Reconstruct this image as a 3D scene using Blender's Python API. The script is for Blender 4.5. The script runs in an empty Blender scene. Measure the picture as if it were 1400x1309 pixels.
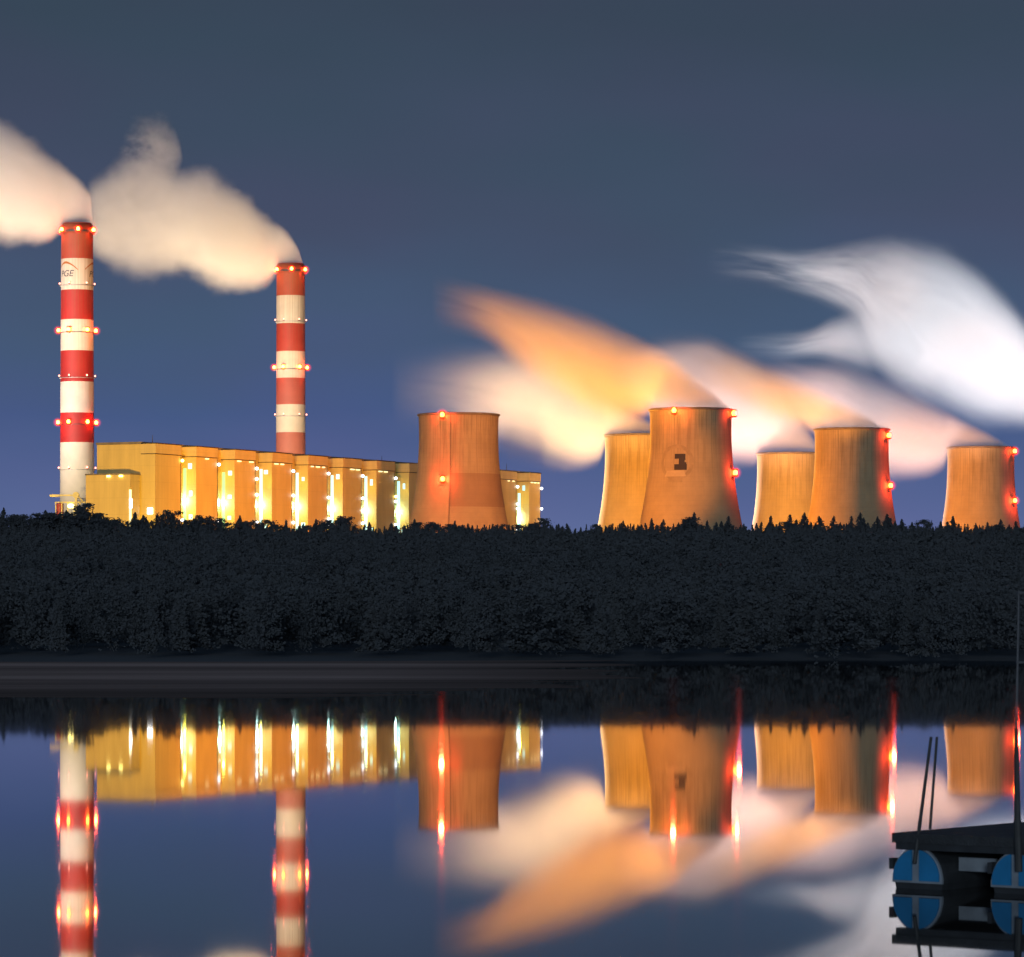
import bpy, bmesh, math, random
import numpy as np
from mathutils import Vector, Matrix

random.seed(7)
rng = np.random.default_rng(7)
S = bpy.context.scene
COL = S.collection
R = math.radians
FPX, HZ, CAMZ = 5160.0, 843.0, 4.0          # focal length in photo pixels, horizon row, camera height (m)


def P(px, py, Y):
    """the point that stands Y metres away along the sight line of a photo pixel"""
    return Vector(((px - 700) / FPX * Y, Y, CAMZ + (HZ - py) / FPX * Y))


# ------------------------------------------------------------------ objects
def link(o, parent=None):
    COL.objects.link(o)
    if parent is not None:
        o.parent = parent
    return o


def thing(name, label, cat, loc=(0, 0, 0), rotz=0.0, group=None):
    o = bpy.data.objects.new(name, None)
    o.empty_display_size = 1
    o.location = loc
    o.rotation_euler = (0, 0, rotz)
    o['label'] = label
    o['category'] = cat
    if group:
        o['group'] = group
    return link(o)


def mesh_obj(name, verts, faces, mat, parent=None, loc=(0, 0, 0), smooth=False):
    me = bpy.data.meshes.new(name)
    me.from_pydata([tuple(v) for v in verts], [], faces)
    me.update()
    if mat:
        me.materials.append(mat)
    if smooth:
        for p in me.polygons:
            p.use_smooth = True
    o = bpy.data.objects.new(name, me)
    o.location = loc
    return link(o, parent)


def bm_obj(name, bm, mat, parent=None, loc=(0, 0, 0), smooth=False):
    me = bpy.data.meshes.new(name)
    bm.to_mesh(me)
    bm.free()
    if mat:
        me.materials.append(mat)
    if smooth:
        for p in me.polygons:
            p.use_smooth = True
    o = bpy.data.objects.new(name, me)
    o.location = loc
    return link(o, parent)


def add_box(bm, c, d, ax=None):
    """box with centre c, full sizes d, optional 3x3 axes"""
    M = Matrix.Identity(3) if ax is None else ax
    v = [bm.verts.new(Vector(c) + M @ Vector((sx * d[0] / 2, sy * d[1] / 2, sz * d[2] / 2)))
         for sx in (-1, 1) for sy in (-1, 1) for sz in (-1, 1)]
    for f in ((0, 1, 3, 2), (4, 6, 7, 5), (0, 4, 5, 1), (2, 3, 7, 6), (0, 2, 6, 4), (1, 5, 7, 3)):
        bm.faces.new([v[i] for i in f])


def add_tube(bm, a, b, r0, r1=None, n=10):
    r1 = r0 if r1 is None else r1
    a, b = Vector(a), Vector(b)
    d = (b - a).normalized()
    u = d.orthogonal().normalized()
    w = d.cross(u)
    ra, rb = [], []
    for i in range(n):
        t = 2 * math.pi * i / n
        o = u * math.cos(t) + w * math.sin(t)
        ra.append(bm.verts.new(a + o * r0))
        rb.append(bm.verts.new(b + o * r1))
    for i in range(n):
        j = (i + 1) % n
        bm.faces.new((ra[i], ra[j], rb[j], rb[i]))
    bm.faces.new(ra[::-1])
    bm.faces.new(rb)


def lathe(profile, n=96):
    v, f = [], []
    for r, z in profile:
        for i in range(n):
            t = 2 * math.pi * i / n
            v.append((r * math.cos(t), r * math.sin(t), z))
    for k in range(len(profile) - 1):
        for i in range(n):
            j = (i + 1) % n
            f.append((k * n + i, k * n + j, (k + 1) * n + j, (k + 1) * n + i))
    return v, f


# ------------------------------------------------------------------ materials
def new_mat(name):
    m = bpy.data.materials.new(name)
    m.use_nodes = True
    nt = m.node_tree
    return m, nt, nt.nodes['Principled BSDF']


def N(nt, t, **kw):
    n = nt.nodes.new(t)
    for k, v in kw.items():
        if k in n.inputs:
            n.inputs[k].default_value = v
        else:
            setattr(n, k, v)
    return n


def math_node(nt, op, a, b=None, c=None, clamp=False):
    n = nt.nodes.new('ShaderNodeMath')
    n.operation = op
    n.use_clamp = clamp
    for i, x in enumerate((a, b, c)):
        if x is None:
            continue
        if isinstance(x, (int, float)):
            n.inputs[i].default_value = x
        else:
            nt.links.new(x, n.inputs[i])
    return n.outputs[0]


def ramp(nt, fac, stops, interp='LINEAR'):
    n = nt.nodes.new('ShaderNodeValToRGB')
    n.color_ramp.interpolation = interp
    e = n.color_ramp.elements
    while len(e) < len(stops):
        e.new(0.5)
    for i, (p, c) in enumerate(stops):
        e[i].position = p
        e[i].color = (*c, 1) if len(c) == 3 else c
    nt.links.new(fac, n.inputs[0])
    return n.outputs[0]


def mix_rgb(nt, fac, a, b, blend='MIX'):
    n = nt.nodes.new('ShaderNodeMix')
    n.data_type = 'RGBA'
    n.blend_type = blend
    for s, x in ((n.inputs[0], fac), (n.inputs[6], a), (n.inputs[7], b)):
        if isinstance(x, (int, float)):
            s.default_value = x
        elif isinstance(x, tuple):
            s.default_value = (*x, 1) if len(x) == 3 else x
        else:
            nt.links.new(x, s)
    return n.outputs[2]


def noise(nt, vec, scale, detail=3, rough=0.55):
    n = N(nt, 'ShaderNodeTexNoise', Scale=scale, Detail=detail, Roughness=rough)
    if vec is not None:
        nt.links.new(vec, n.inputs['Vector'])
    return n.outputs['Fac']


def mapped(nt, vec, scale):
    n = N(nt, 'ShaderNodeMapping')
    n.inputs['Scale'].default_value = scale
    nt.links.new(vec, n.inputs['Vector'])
    return n.outputs[0]


def plain(name, col, rough=0.7, var=0.25, scale=0.5, metal=0.0, bump=0.0):
    m, nt, b = new_mat(name)
    tc = N(nt, 'ShaderNodeTexCoord').outputs['Object']
    f = noise(nt, tc, scale, 4)
    d = tuple(c * (1 - var) for c in col)
    l = tuple(min(1, c * (1 + var)) for c in col)
    nt.links.new(ramp(nt, f, [(0.3, d), (0.7, l)]), b.inputs['Base Color'])
    b.inputs['Roughness'].default_value = rough
    b.inputs['Metallic'].default_value = metal
    if bump:
        bn = N(nt, 'ShaderNodeBump', Strength=bump, Distance=0.05)
        nt.links.new(noise(nt, tc, scale * 12, 3), bn.inputs['Height'])
        nt.links.new(bn.outputs[0], b.inputs['Normal'])
    return m


def emit(name, col, strength):
    m, nt, b = new_mat(name)
    b.inputs['Base Color'].default_value = (*[c * .5 for c in col], 1)
    b.inputs['Emission Color'].default_value = (*col, 1)
    b.inputs['Emission Strength'].default_value = strength
    return m


def concrete_tower(name, patch=False, tint=(0.35, 0.285, 0.16)):
    m, nt, b = new_mat(name)
    tc = N(nt, 'ShaderNodeTexCoord').outputs['Object']
    sep = N(nt, 'ShaderNodeSeparateXYZ')
    nt.links.new(tc, sep.inputs[0])
    x, y, z = sep.outputs
    ang = math_node(nt, 'ARCTAN2', y, x)
    comb = N(nt, 'ShaderNodeCombineXYZ')
    nt.links.new(ang, comb.inputs[0])
    nt.links.new(math_node(nt, 'MULTIPLY', z, 0.012), comb.inputs[2])
    streak = noise(nt, mapped(nt, comb.outputs[0], (14, 1, 1.2)), 1.6, 5, 0.65)
    top = math_node(nt, 'MULTIPLY_ADD', z, 1 / 70.0, -62 / 70.0, clamp=True)      # run-off stains hang from the rim
    st = math_node(nt, 'MULTIPLY', ramp(nt, streak, [(0.44, (0, 0, 0)), (0.72, (1, 1, 1))]), top)
    blot = noise(nt, tc, 0.045, 5, 0.6)
    base = ramp(nt, blot, [(0.3, tuple(c * .82 for c in tint)), (0.7, tuple(c * 1.12 for c in tint))])
    lift = math_node(nt, 'FRACT', math_node(nt, 'MULTIPLY', z, 1 / 3.6))           # casting lifts
    seam = math_node(nt, 'MULTIPLY', math_node(nt, 'LESS_THAN', lift, 0.09), 0.10)
    c = mix_rgb(nt, st, base, tuple(v * .40 for v in tint))
    c = mix_rgb(nt, seam, c, (0.1, 0.09, 0.08))
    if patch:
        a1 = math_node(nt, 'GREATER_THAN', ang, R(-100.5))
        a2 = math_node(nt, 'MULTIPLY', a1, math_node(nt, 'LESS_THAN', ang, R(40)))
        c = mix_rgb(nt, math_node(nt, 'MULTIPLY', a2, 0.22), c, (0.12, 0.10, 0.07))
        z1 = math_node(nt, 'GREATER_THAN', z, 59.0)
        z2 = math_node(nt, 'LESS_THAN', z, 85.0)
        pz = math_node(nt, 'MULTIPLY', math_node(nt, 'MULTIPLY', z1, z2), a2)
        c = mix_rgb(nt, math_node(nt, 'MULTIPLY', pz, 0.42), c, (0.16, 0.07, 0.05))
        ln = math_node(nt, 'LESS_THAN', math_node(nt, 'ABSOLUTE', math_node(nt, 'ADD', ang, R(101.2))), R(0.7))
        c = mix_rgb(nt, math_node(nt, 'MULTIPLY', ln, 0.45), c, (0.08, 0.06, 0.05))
    nt.links.new(c, b.inputs['Base Color'])
    b.inputs['Roughness'].default_value = 0.9
    bn = N(nt, 'ShaderNodeBump', Strength=0.25, Distance=0.4)
    nt.links.new(noise(nt, tc, 0.6, 4), bn.inputs['Height'])
    nt.links.new(bn.outputs[0], b.inputs['Normal'])
    return m


def chimney_paint(name, bounds, red, white, lit_foot=False):
    """painted aviation bands: bounds are the band edges (m above the foot) from the top down, starting red"""
    m, nt, b = new_mat(name)
    tc = N(nt, 'ShaderNodeTexCoord').outputs['Object']
    sep = N(nt, 'ShaderNodeSeparateXYZ')
    nt.links.new(tc, sep.inputs[0])
    x, y, z = sep.outputs
    H = 300.0
    stops = []
    isred = True
    edges = list(bounds)
    seq = []
    for e in edges:
        seq.append((e, isred))
        isred = not isred
    low = seq[::-1]
    stops = [(0.0, (1, 1, 1) if isred else (0, 0, 0))]
    # position upwards
    for e, r in low:
        stops.append((e / H, (1, 1, 1) if r else (0, 0, 0)))
    fac = ramp(nt, math_node(nt, 'DIVIDE', z, H), stops, 'CONSTANT')
    ang = math_node(nt, 'ARCTAN2', y, x)
    comb = N(nt, 'ShaderNodeCombineXYZ')
    nt.links.new(ang, comb.inputs[0])
    nt.links.new(math_node(nt, 'MULTIPLY', z, 0.01), comb.inputs[2])
    streak = noise(nt, mapped(nt, comb.outputs[0], (7, 1, 0.8)), 1.3, 4, 0.6)
    soot = math_node(nt, 'MULTIPLY', ramp(nt, streak, [(0.42, (0, 0, 0)), (0.7, (1, 1, 1))]),
                     math_node(nt, 'MULTIPLY_ADD', z, 1 / 160.0, -0.9, clamp=True))
    c = mix_rgb(nt, fac, white, red)
    c = mix_rgb(nt, math_node(nt, 'MULTIPLY', soot, 0.55), c, (0.16, 0.10, 0.05))
    grime = math_node(nt, 'MULTIPLY_ADD', z, 1 / 55.0, -240 / 55.0, clamp=True)
    c = mix_rgb(nt, math_node(nt, 'MULTIPLY', grime, 0.45), c, (0.20, 0.09, 0.03))
    if lit_foot:  # strong floodlight on the lower bands, painted in as a paler tint
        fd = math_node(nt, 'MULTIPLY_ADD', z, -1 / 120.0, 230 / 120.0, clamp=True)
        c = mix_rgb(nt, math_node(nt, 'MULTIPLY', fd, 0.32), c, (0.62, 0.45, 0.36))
    blot = noise(nt, tc, 0.12, 4)
    c = mix_rgb(nt, 1.0, c, ramp(nt, blot, [(0.3, (.88, .88, .88)), (0.7, (1, 1, 1))]), 'MULTIPLY')
    nt.links.new(c, b.inputs['Base Color'])
    b.inputs['Roughness'].default_value = 0.65
    return m


def panel_wall(name, col):
    """sheet-clad wall: faint vertical panel joints, dirt under them"""
    m, nt, b = new_mat(name)
    tc = N(nt, 'ShaderNodeTexCoord').outputs['Object']
    sep = N(nt, 'ShaderNodeSeparateXYZ')
    nt.links.new(tc, sep.inputs[0])
    x, y, z = sep.outputs
    s = math_node(nt, 'ADD', x, y)
    j = math_node(nt, 'LESS_THAN', math_node(nt, 'FRACT', math_node(nt, 'MULTIPLY', s, 1 / 4.4)), 0.06)
    h = math_node(nt, 'LESS_THAN', math_node(nt, 'FRACT', math_node(nt, 'MULTIPLY', z, 1 / 12.0)), 0.03)
    jj = math_node(nt, 'MULTIPLY', math_node(nt, 'MAXIMUM', j, h), 0.12)
    blot = noise(nt, mapped(nt, tc, (1, 1, 0.25)), 0.09, 5, 0.6)
    base = ramp(nt, blot, [(0.3, tuple(c * .85 for c in col)), (0.7, tuple(c * 1.08 for c in col))])
    nt.links.new(mix_rgb(nt, jj, base, (0.1, 0.08, 0.06)), b.inputs['Base Color'])
    b.inputs['Roughness'].default_value = 0.6
    return m


M = {}
M['concrete'] = concrete_tower('weathered_concrete')
M['concrete_patched'] = concrete_tower('patched_concrete', True, (0.37, 0.28, 0.17))
M['dark_concrete'] = plain('rim_concrete', (0.16, 0.14, 0.12), 0.9, .3, .2)
M['wall'] = panel_wall('cream_cladding', (0.55, 0.43, 0.17))
M['parapet'] = panel_wall('parapet_cladding', (0.53, 0.42, 0.19))
M['dark_metal'] = plain('dark_steel', (0.05, 0.05, 0.055), 0.5, .3, 1.0, .4)
M['grey_metal'] = plain('galvanised_steel', (0.32, 0.32, 0.32), 0.45, .2, 1.0, .3)
M['yellow_metal'] = plain('yellow_crane_paint', (0.62, 0.45, 0.10), 0.5, .2, .4)
M['red_metal'] = plain('red_tank_paint', (0.45, 0.06, 0.04), 0.5, .2, .4)
M['beacon'] = emit('beacon_bulb', (1.0, 0.15, 0.02), 22.0)
M['beacon_halo'] = emit('beacon_red_halo', (1.0, 0.035, 0.006), 3.0)
M['beacon_small'] = emit('small_beacon_bulb', (1.0, 0.35, 0.25), 4.0)
M['lamp_white'] = emit('white_wall_lamp', (0.80, 0.88, 1.0), 5.0)
M['lamp_yellow'] = emit('yellow_wall_lamp', (1.0, 0.85, 0.25), 6.0)
M['strip'] = emit('strip_light_tube', (1.0, 0.88, 0.45), 1.6)
M['window_lit'] = emit('lit_stair_window', (0.50, 0.93, 1.0), 1.0)
M['window_green'] = emit('green_lit_stair_window', (0.36, 0.85, 0.42), .8)
M['glyph'] = plain('dark_emblem_paint', (0.018, 0.018, 0.024), 0.7, .2, .3)
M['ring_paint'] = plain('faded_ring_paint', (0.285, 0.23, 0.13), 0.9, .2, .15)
M['pale_paint'] = plain('pale_patch_paint', (0.41, 0.34, 0.20), 0.9, .15, .15)
M['logo_text'] = plain('logo_letter_paint', (0.03, 0.035, 0.06), 0.6, .2, .3)
M['logo_arc'] = plain('logo_arc_paint', (0.30, 0.10, 0.02), 0.6, .2, .3)
M['trunk'] = plain('pine_bark', (0.05, 0.045, 0.045), 0.95, .3, 2.0)
M['raft_deck'] = plain('wet_dark_planks', (0.030, 0.036, 0.042), 0.75, .35, 2.5, bump=.4)
M['raft_blue'] = plain('blue_float_shell', (0.01, 0.20, 0.46), 0.6, .12, 3.0)
M['raft_grey'] = plain('pale_grey_float_rim', (0.23, 0.28, 0.33), 0.5, .2, 3.0)
M['raft_dark'] = plain('dark_raft_filler', (0.028, 0.034, 0.04), 0.6, .3, 3.0)
M['pole'] = plain('dark_wet_pole', (0.035, 0.04, 0.042), 0.6, .3, 4.0)
M['pole_pale'] = plain('dull_alloy_mast', (0.09, 0.10, 0.115), 0.5, .2, 4.0)


def halo_glow(name, rad, strength):  # glowing volume added round a lamp to imitate its halo
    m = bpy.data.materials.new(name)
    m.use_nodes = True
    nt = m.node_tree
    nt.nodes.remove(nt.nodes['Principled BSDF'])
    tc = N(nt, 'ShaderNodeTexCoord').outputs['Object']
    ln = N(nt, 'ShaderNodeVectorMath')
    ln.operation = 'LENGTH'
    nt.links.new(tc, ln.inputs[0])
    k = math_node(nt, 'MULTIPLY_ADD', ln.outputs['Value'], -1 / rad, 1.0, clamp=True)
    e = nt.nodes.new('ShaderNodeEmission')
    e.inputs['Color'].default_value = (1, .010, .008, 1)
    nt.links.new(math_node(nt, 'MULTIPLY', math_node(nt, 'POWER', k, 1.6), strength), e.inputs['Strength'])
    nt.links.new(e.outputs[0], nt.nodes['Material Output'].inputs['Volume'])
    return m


def foliage(name, a, b_):
    m, nt, b = new_mat(name)
    tc = N(nt, 'ShaderNodeTexCoord').outputs['Object']
    g = N(nt, 'ShaderNodeNewGeometry')
    f = math_node(nt, 'ADD', math_node(nt, 'MULTIPLY', noise(nt, tc, 0.06, 3), 0.85),
                  math_node(nt, 'MULTIPLY', g.outputs['Random Per Island'], 0.15))
    nt.links.new(ramp(nt, f, [(0.3, a), (0.7, b_)]), b.inputs['Base Color'])
    b.inputs['Roughness'].default_value = 0.85
    b.inputs['Specular IOR Level'].default_value = 0.1
    vm = N(nt, 'ShaderNodeVectorMath')                            # normals bent to one fixed direction to flatten the shading
    vm.operation = 'MULTIPLY_ADD'
    nt.links.new(g.outputs['Normal'], vm.inputs[0])
    vm.inputs[1].default_value = (.10, .10, .10)
    vm.inputs[2].default_value = (-.05, -.8, .55)
    nt.links.new(vm.outputs[0], b.inputs['Normal'])
    tr = N(nt, 'ShaderNodeBsdfTranslucent')
    nt.links.new(b.inputs['Base Color'].links[0].from_socket, tr.inputs['Color'])
    mx_ = N(nt, 'ShaderNodeMixShader')
    mx_.inputs[0].default_value = 0.2
    nt.links.new(b.outputs[0], mx_.inputs[1])
    nt.links.new(tr.outputs[0], mx_.inputs[2])
    nt.links.new(mx_.outputs[0], nt.nodes['Material Output'].inputs['Surface'])
    return m


M['needles'] = foliage('dark_pine_needles', (0.070, 0.083, 0.096), (0.084, 0.097, 0.110))
M['soil'] = plain('dark_grass_and_soil', (0.055, 0.066, 0.076), 0.95, .3, .02)

# ------------------------------------------------------------------ camera
cd = bpy.data.cameras.new('camera')
cd.sensor_fit = 'HORIZONTAL'
cd.sensor_width = 36
cd.lens = 36 * FPX / 1400
cd.shift_y = (HZ - 654.5) / 1400
cd.dof.use_dof = True
cd.dof.focus_distance = 2600
cd.dof.aperture_fstop = 6.3
cd.clip_start = 0.5
cd.clip_end = 80000
cam = bpy.data.objects.new('camera', cd)
cam.location = (0, 0, CAMZ)
cam.rotation_euler = (R(90), 0, 0)
link(cam)
S.camera = cam

# ------------------------------------------------------------------ sky and moon
MOON_EL, MOON_AZ = 7.0, 183.0       # azimuth clockwise from +Y: behind the camera, to the left
W = bpy.data.worlds.new('World')
S.world = W
W.use_nodes = True
nt = W.node_tree
bg = nt.nodes['Background']
sky = N(nt, 'ShaderNodeTexSky')
sky.sky_type = 'NISHITA'
sky.sun_disc = False
sky.sun_elevation = R(MOON_EL)
sky.sun_rotation = R(MOON_AZ)
tc = N(nt, 'ShaderNodeTexCoord').outputs['Generated']
sep = N(nt, 'ShaderNodeSeparateXYZ')
nt.links.new(tc, sep.inputs[0])
zz = math_node(nt, 'MULTIPLY', sep.outputs[2], 4.0, clamp=True)     # 1 = elevation sine 0.25
clouds = noise(nt, mapped(nt, tc, (9, 9, 26)), 1.0, 3, 0.5)
zz2 = math_node(nt, 'ADD', zz, math_node(nt, 'MULTIPLY_ADD', clouds, 0.16, -0.08), clamp=True)
SKY = [(0.0, (.135, .175, .36)), (0.119, (.088, .125, .285)), (0.227, (.060, .096, .232)), (0.305, (.060, .091, .178)),
       (0.42, (.053, .073, .131)), (0.638, (.038, .058, .093)), (0.85, (.034, .053, .085)), (1.0, (.033, .051, .082))]
grad = ramp(nt, zz2, SKY)
teal = noise(nt, mapped(nt, tc, (7, 7, 16)), 1.3, 2, 0.5)
grad2 = mix_rgb(nt, 1.0, grad, ramp(nt, teal, [(0.35, (1.05, .98, 1.02)), (0.65, (.92, 1.04, .99))]), 'MULTIPLY')
nsky = mix_rgb(nt, 1.0, sky.outputs[0], (0.0007, 0.0007, 0.0007), 'MULTIPLY')
tot = mix_rgb(nt, 1.0, grad2, nsky, 'ADD')
nt.links.new(tot, bg.inputs['Color'])
bg.inputs['Strength'].default_value = 1.0

ld = bpy.data.lights.new('moonlight', 'SUN')
ld.energy = 0.74
ld.angle = R(10)
ld.color = (0.80, 0.90, 1.0)
moon = bpy.data.objects.new('moonlight', ld)
a, e = R(MOON_AZ), R(MOON_EL)
d = Vector((math.sin(a) * math.cos(e), math.cos(a) * math.cos(e), math.sin(e)))     # towards the moon
moon.rotation_euler = d.to_track_quat('Z', 'Y').to_euler()
moon.location = d * 400
link(moon)


# ------------------------------------------------------------------ ground and water
def shore(x):
    return 333 + 9 * math.sin(x * .021 + 1) + 5 * math.sin(x * .057) + 0.02 * x


def ground_z(x, y):
    s = shore(x)
    if y < s:
        return max(-3.0, (y - s) * 0.05 - 0.05)
    t = y - s
    if y < 460:
        return min(1.6, 0.05 + t * 0.013)
    hill = 1.5 + 37.5 * min(1.0, (y - 460) / 1400.0)
    if y > 1900:
        k = min(1.0, (y - 1900) / 220.0)
        hill = 39.0 - 9.0 * (k * k * (3 - 2 * k))
    roll = 0.7 * math.sin(x * .013 + y * .004) + .4 * math.sin(x * .041 - y * .011)
    return hill + roll * min(1, t / 200) * (1 if y < 2000 else 0.3)


xs = sorted(set([-24000, -12000, -6000, -3000, -1800, -1200, -900] + list(range(-700, 701, 25)) + [900, 1200, 1800, 3000, 6000, 12000, 24000]))
ys = sorted(set([-3000, -800, -200, 0, 100, 200, 250] + list(range(280, 480, 8)) + list(range(480, 2200, 40)) + [2300, 2600, 3000, 4000, 6000, 10000, 20000, 40000, 60000]))
gv = [(x, y, ground_z(x, y)) for y in ys for x in xs]
nx = len(xs)
gf = [(j * nx + i, j * nx + i + 1, (j + 1) * nx + i + 1, (j + 1) * nx + i) for j in range(len(ys) - 1) for i in range(nx - 1)]
ground = mesh_obj('ground', gv, gf, M['soil'], smooth=True)
ground['kind'] = 'structure'

wm, nt, b = new_mat('lake_water')
tcw = N(nt, 'ShaderNodeTexCoord').outputs['Object']
sep = N(nt, 'ShaderNodeSeparateXYZ')
nt.links.new(tcw, sep.inputs[0])
wx, wy, wz = sep.outputs
b.inputs['IOR'].default_value = 1.333
# streaky lanes on the water towards the far bank
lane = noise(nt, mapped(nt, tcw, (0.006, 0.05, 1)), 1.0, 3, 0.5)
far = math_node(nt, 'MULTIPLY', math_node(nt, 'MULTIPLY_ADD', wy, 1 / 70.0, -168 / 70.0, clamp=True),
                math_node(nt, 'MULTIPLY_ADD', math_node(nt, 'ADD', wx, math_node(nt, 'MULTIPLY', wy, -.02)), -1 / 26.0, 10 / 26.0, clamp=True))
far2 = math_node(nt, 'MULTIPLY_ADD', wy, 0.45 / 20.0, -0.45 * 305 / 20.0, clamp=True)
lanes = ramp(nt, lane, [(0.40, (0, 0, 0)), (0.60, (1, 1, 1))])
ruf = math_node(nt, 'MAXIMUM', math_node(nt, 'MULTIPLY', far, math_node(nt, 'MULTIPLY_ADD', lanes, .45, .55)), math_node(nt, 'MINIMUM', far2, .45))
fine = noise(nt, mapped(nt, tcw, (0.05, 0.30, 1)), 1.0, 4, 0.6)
brown_band = math_node(nt, 'MULTIPLY', math_node(nt, 'MULTIPLY', far, math_node(nt, 'MULTIPLY_ADD', lanes, .55, .45)), ramp(nt, fine, [(0.22, (.6, .6, .6)), (0.55, (1, 1, 1))]))   # brown matte band on the far left water
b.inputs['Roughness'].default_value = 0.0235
nt.links.new(math_node(nt, 'MULTIPLY_ADD', math_node(nt, 'MULTIPLY', brown_band, 4.5, clamp=True), -.5, .5), b.inputs['Specular IOR Level'])
nt.links.new(mix_rgb(nt, brown_band, (0.045, 0.040, 0.036), (0.55, 0.40, 0.35)), b.inputs['Base Color'])
water = mesh_obj('water', [(-2500, -800, 0), (2500, -800, 0), (2500, 360, 0), (-2500, 360, 0)], [(0, 1, 2, 3)], wm)
water['kind'] = 'structure'


# ------------------------------------------------------------------ trees
def leaf_cloud(pts, size, up=0.3):
    """one crooked quad per point; returns verts, faces as arrays"""
    n = len(pts)
    nrm = rng.normal(size=(n, 3))
    nrm[:, 2] += up
    nrm /= np.linalg.norm(nrm, axis=1)[:, None]
    t = np.cross(nrm, rng.normal(size=(n, 3)))
    t /= np.linalg.norm(t, axis=1)[:, None]
    bt = np.cross(nrm, t)
    s = size * rng.uniform(.55, 1.35, n)[:, None]
    v = np.stack([pts - t * s - bt * s * .45, pts + t * s - bt * s * .6, pts + t * s * .8 + bt * s * .6, pts - t * s * .7 + bt * s * .5], 1).reshape(-1, 3)
    f = np.arange(4 * n).reshape(n, 4)
    return v, f


def spruce_points(n, width):
    """unit-height conifer: whorls of drooping boughs that shorten to a pointed leader, ragged at the edge"""
    pts = []
    layers = random.randint(9, 12)
    boughs = [[(random.uniform(0, 6.283), random.uniform(.55, 1.15)) for _ in range(random.randint(6, 9))] for _ in range(layers)]
    for _ in range(n):
        z = 1.0 - random.random() ** .62 * .88
        k = min(layers - 1, int((z - .12) / .88 * layers))
        a, L = random.choice(boughs[k])
        rad = (width * (1 - z) ** .85 + .004) * L * random.uniform(.8, 1.1)
        t = random.random() ** .65
        a += random.gauss(0, .16)
        saw = ((z - .12) / .88 * layers) % 1.0                      # each whorl flares at its foot
        rr = rad * t * (1.12 - .42 * saw)
        pts.append((math.cos(a) * rr, math.sin(a) * rr, z - .055 * t * t * (1 - z) + random.gauss(0, .006)))
    for k in range(10):
        pts.append((random.gauss(0, .004), random.gauss(0, .004), 0.93 + 0.08 * k / 10))
    return np.array(pts)


def pine_points(n, width):
    """unit-height broad pine: clumps at the ends of limbs, gaps between"""
    pts = []
    nc = 24
    for k in range(nc):
        z = 0.16 + 0.80 * (k / (nc - 1)) ** .9
        rr = width * math.sqrt(max(0.06, 1 - ((z - .42) / .58) ** 2))
        a = random.uniform(0, 6.283)
        rad = rr * random.uniform(.35, 1.0)
        c = (math.cos(a) * rad, math.sin(a) * rad, z)
        cs = width * random.uniform(.2, .42)
        for q in range(n // nc):
            g = np.random.default_rng(random.randrange(10 ** 9)).normal(size=3) * .5
            pts.append((c[0] + g[0] * cs, c[1] + g[1] * cs, min(1.0, c[2] + g[2] * cs * .62)))
    # upright leading sprays
    for k in range(5):
        a = random.uniform(0, 6.283)
        x0, y0 = math.cos(a) * width * random.uniform(0, .6), math.sin(a) * width * random.uniform(0, .6)
        for q in range(9):
            t = q / 8
            pts.append((x0 * (1 + .25 * t), y0 * (1 + .25 * t), .80 + .20 * t * random.uniform(.8, 1)))
    return np.array(pts)


def trunk_bm(h, limbs, width):
    bm = bmesh.new()
    add_tube(bm, (0, 0, -0.05), (0.01, 0, 0.5), 0.02, 0.014, 7)
    add_tube(bm, (0.01, 0, 0.49), (0, 0.005, 0.93), 0.014, 0.004, 6)
    for k in range(limbs):
        a = random.uniform(0, 6.28)
        z = random.uniform(.35, .75)
        L = width * random.uniform(.5, .9)
        add_tube(bm, (0, 0, z), (math.cos(a) * L, math.sin(a) * L, z + .12), .007, .002, 5)
    return bm


protos = []
for k in range(9):
    kind = 'spruce' if k < 4 else 'pine'
    width = (random.uniform(.30, .40) if kind == 'spruce' else random.uniform(.34, .46))
    pts = spruce_points(2600, width) if kind == 'spruce' else pine_points(2400, width)
    v, f = leaf_cloud(pts, .017 if kind == 'spruce' else .021)
    me = bpy.data.meshes.new('crown')
    me.from_pydata(v.tolist(), [], f.tolist())
    me.materials.append(M['needles'])
    tb = trunk_bm(1, 5, width)
    tm = bpy.data.meshes.new('trunk')
    tb.to_mesh(tm)
    tb.free()
    tm.materials.append(M['trunk'])
    protos.append((kind, me, tm))

SEG = [(-80, 72, 'under open sky left of the chimneys'), (72, 124, 'before the taller chimney foot'),
       (124, 192, 'before the low annex building'), (192, 248, 'before the first tall boiler house bay'),
       (248, 405, 'before the boiler house between both chimneys'),
       (405, 562, 'before the boiler house right of both chimneys'), (562, 697, 'before the lone steamless cooling tower'),
       (697, 745, 'before the far right boiler house end'), (745, 822, 'under the sky gap right of the boiler house'),
       (822, 880, 'before the tower hidden behind the emblem tower'), (880, 1022, 'before the tower with the dark emblem'),
       (1022, 1112, 'before the smallest looking cooling tower'), (1112, 1222, 'before the maroon shaded cooling tower'),
       (1222, 1290, 'in the sky gap left of the rightmost tower'), (1290, 1480, 'before the rightmost cooling tower')]

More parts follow.
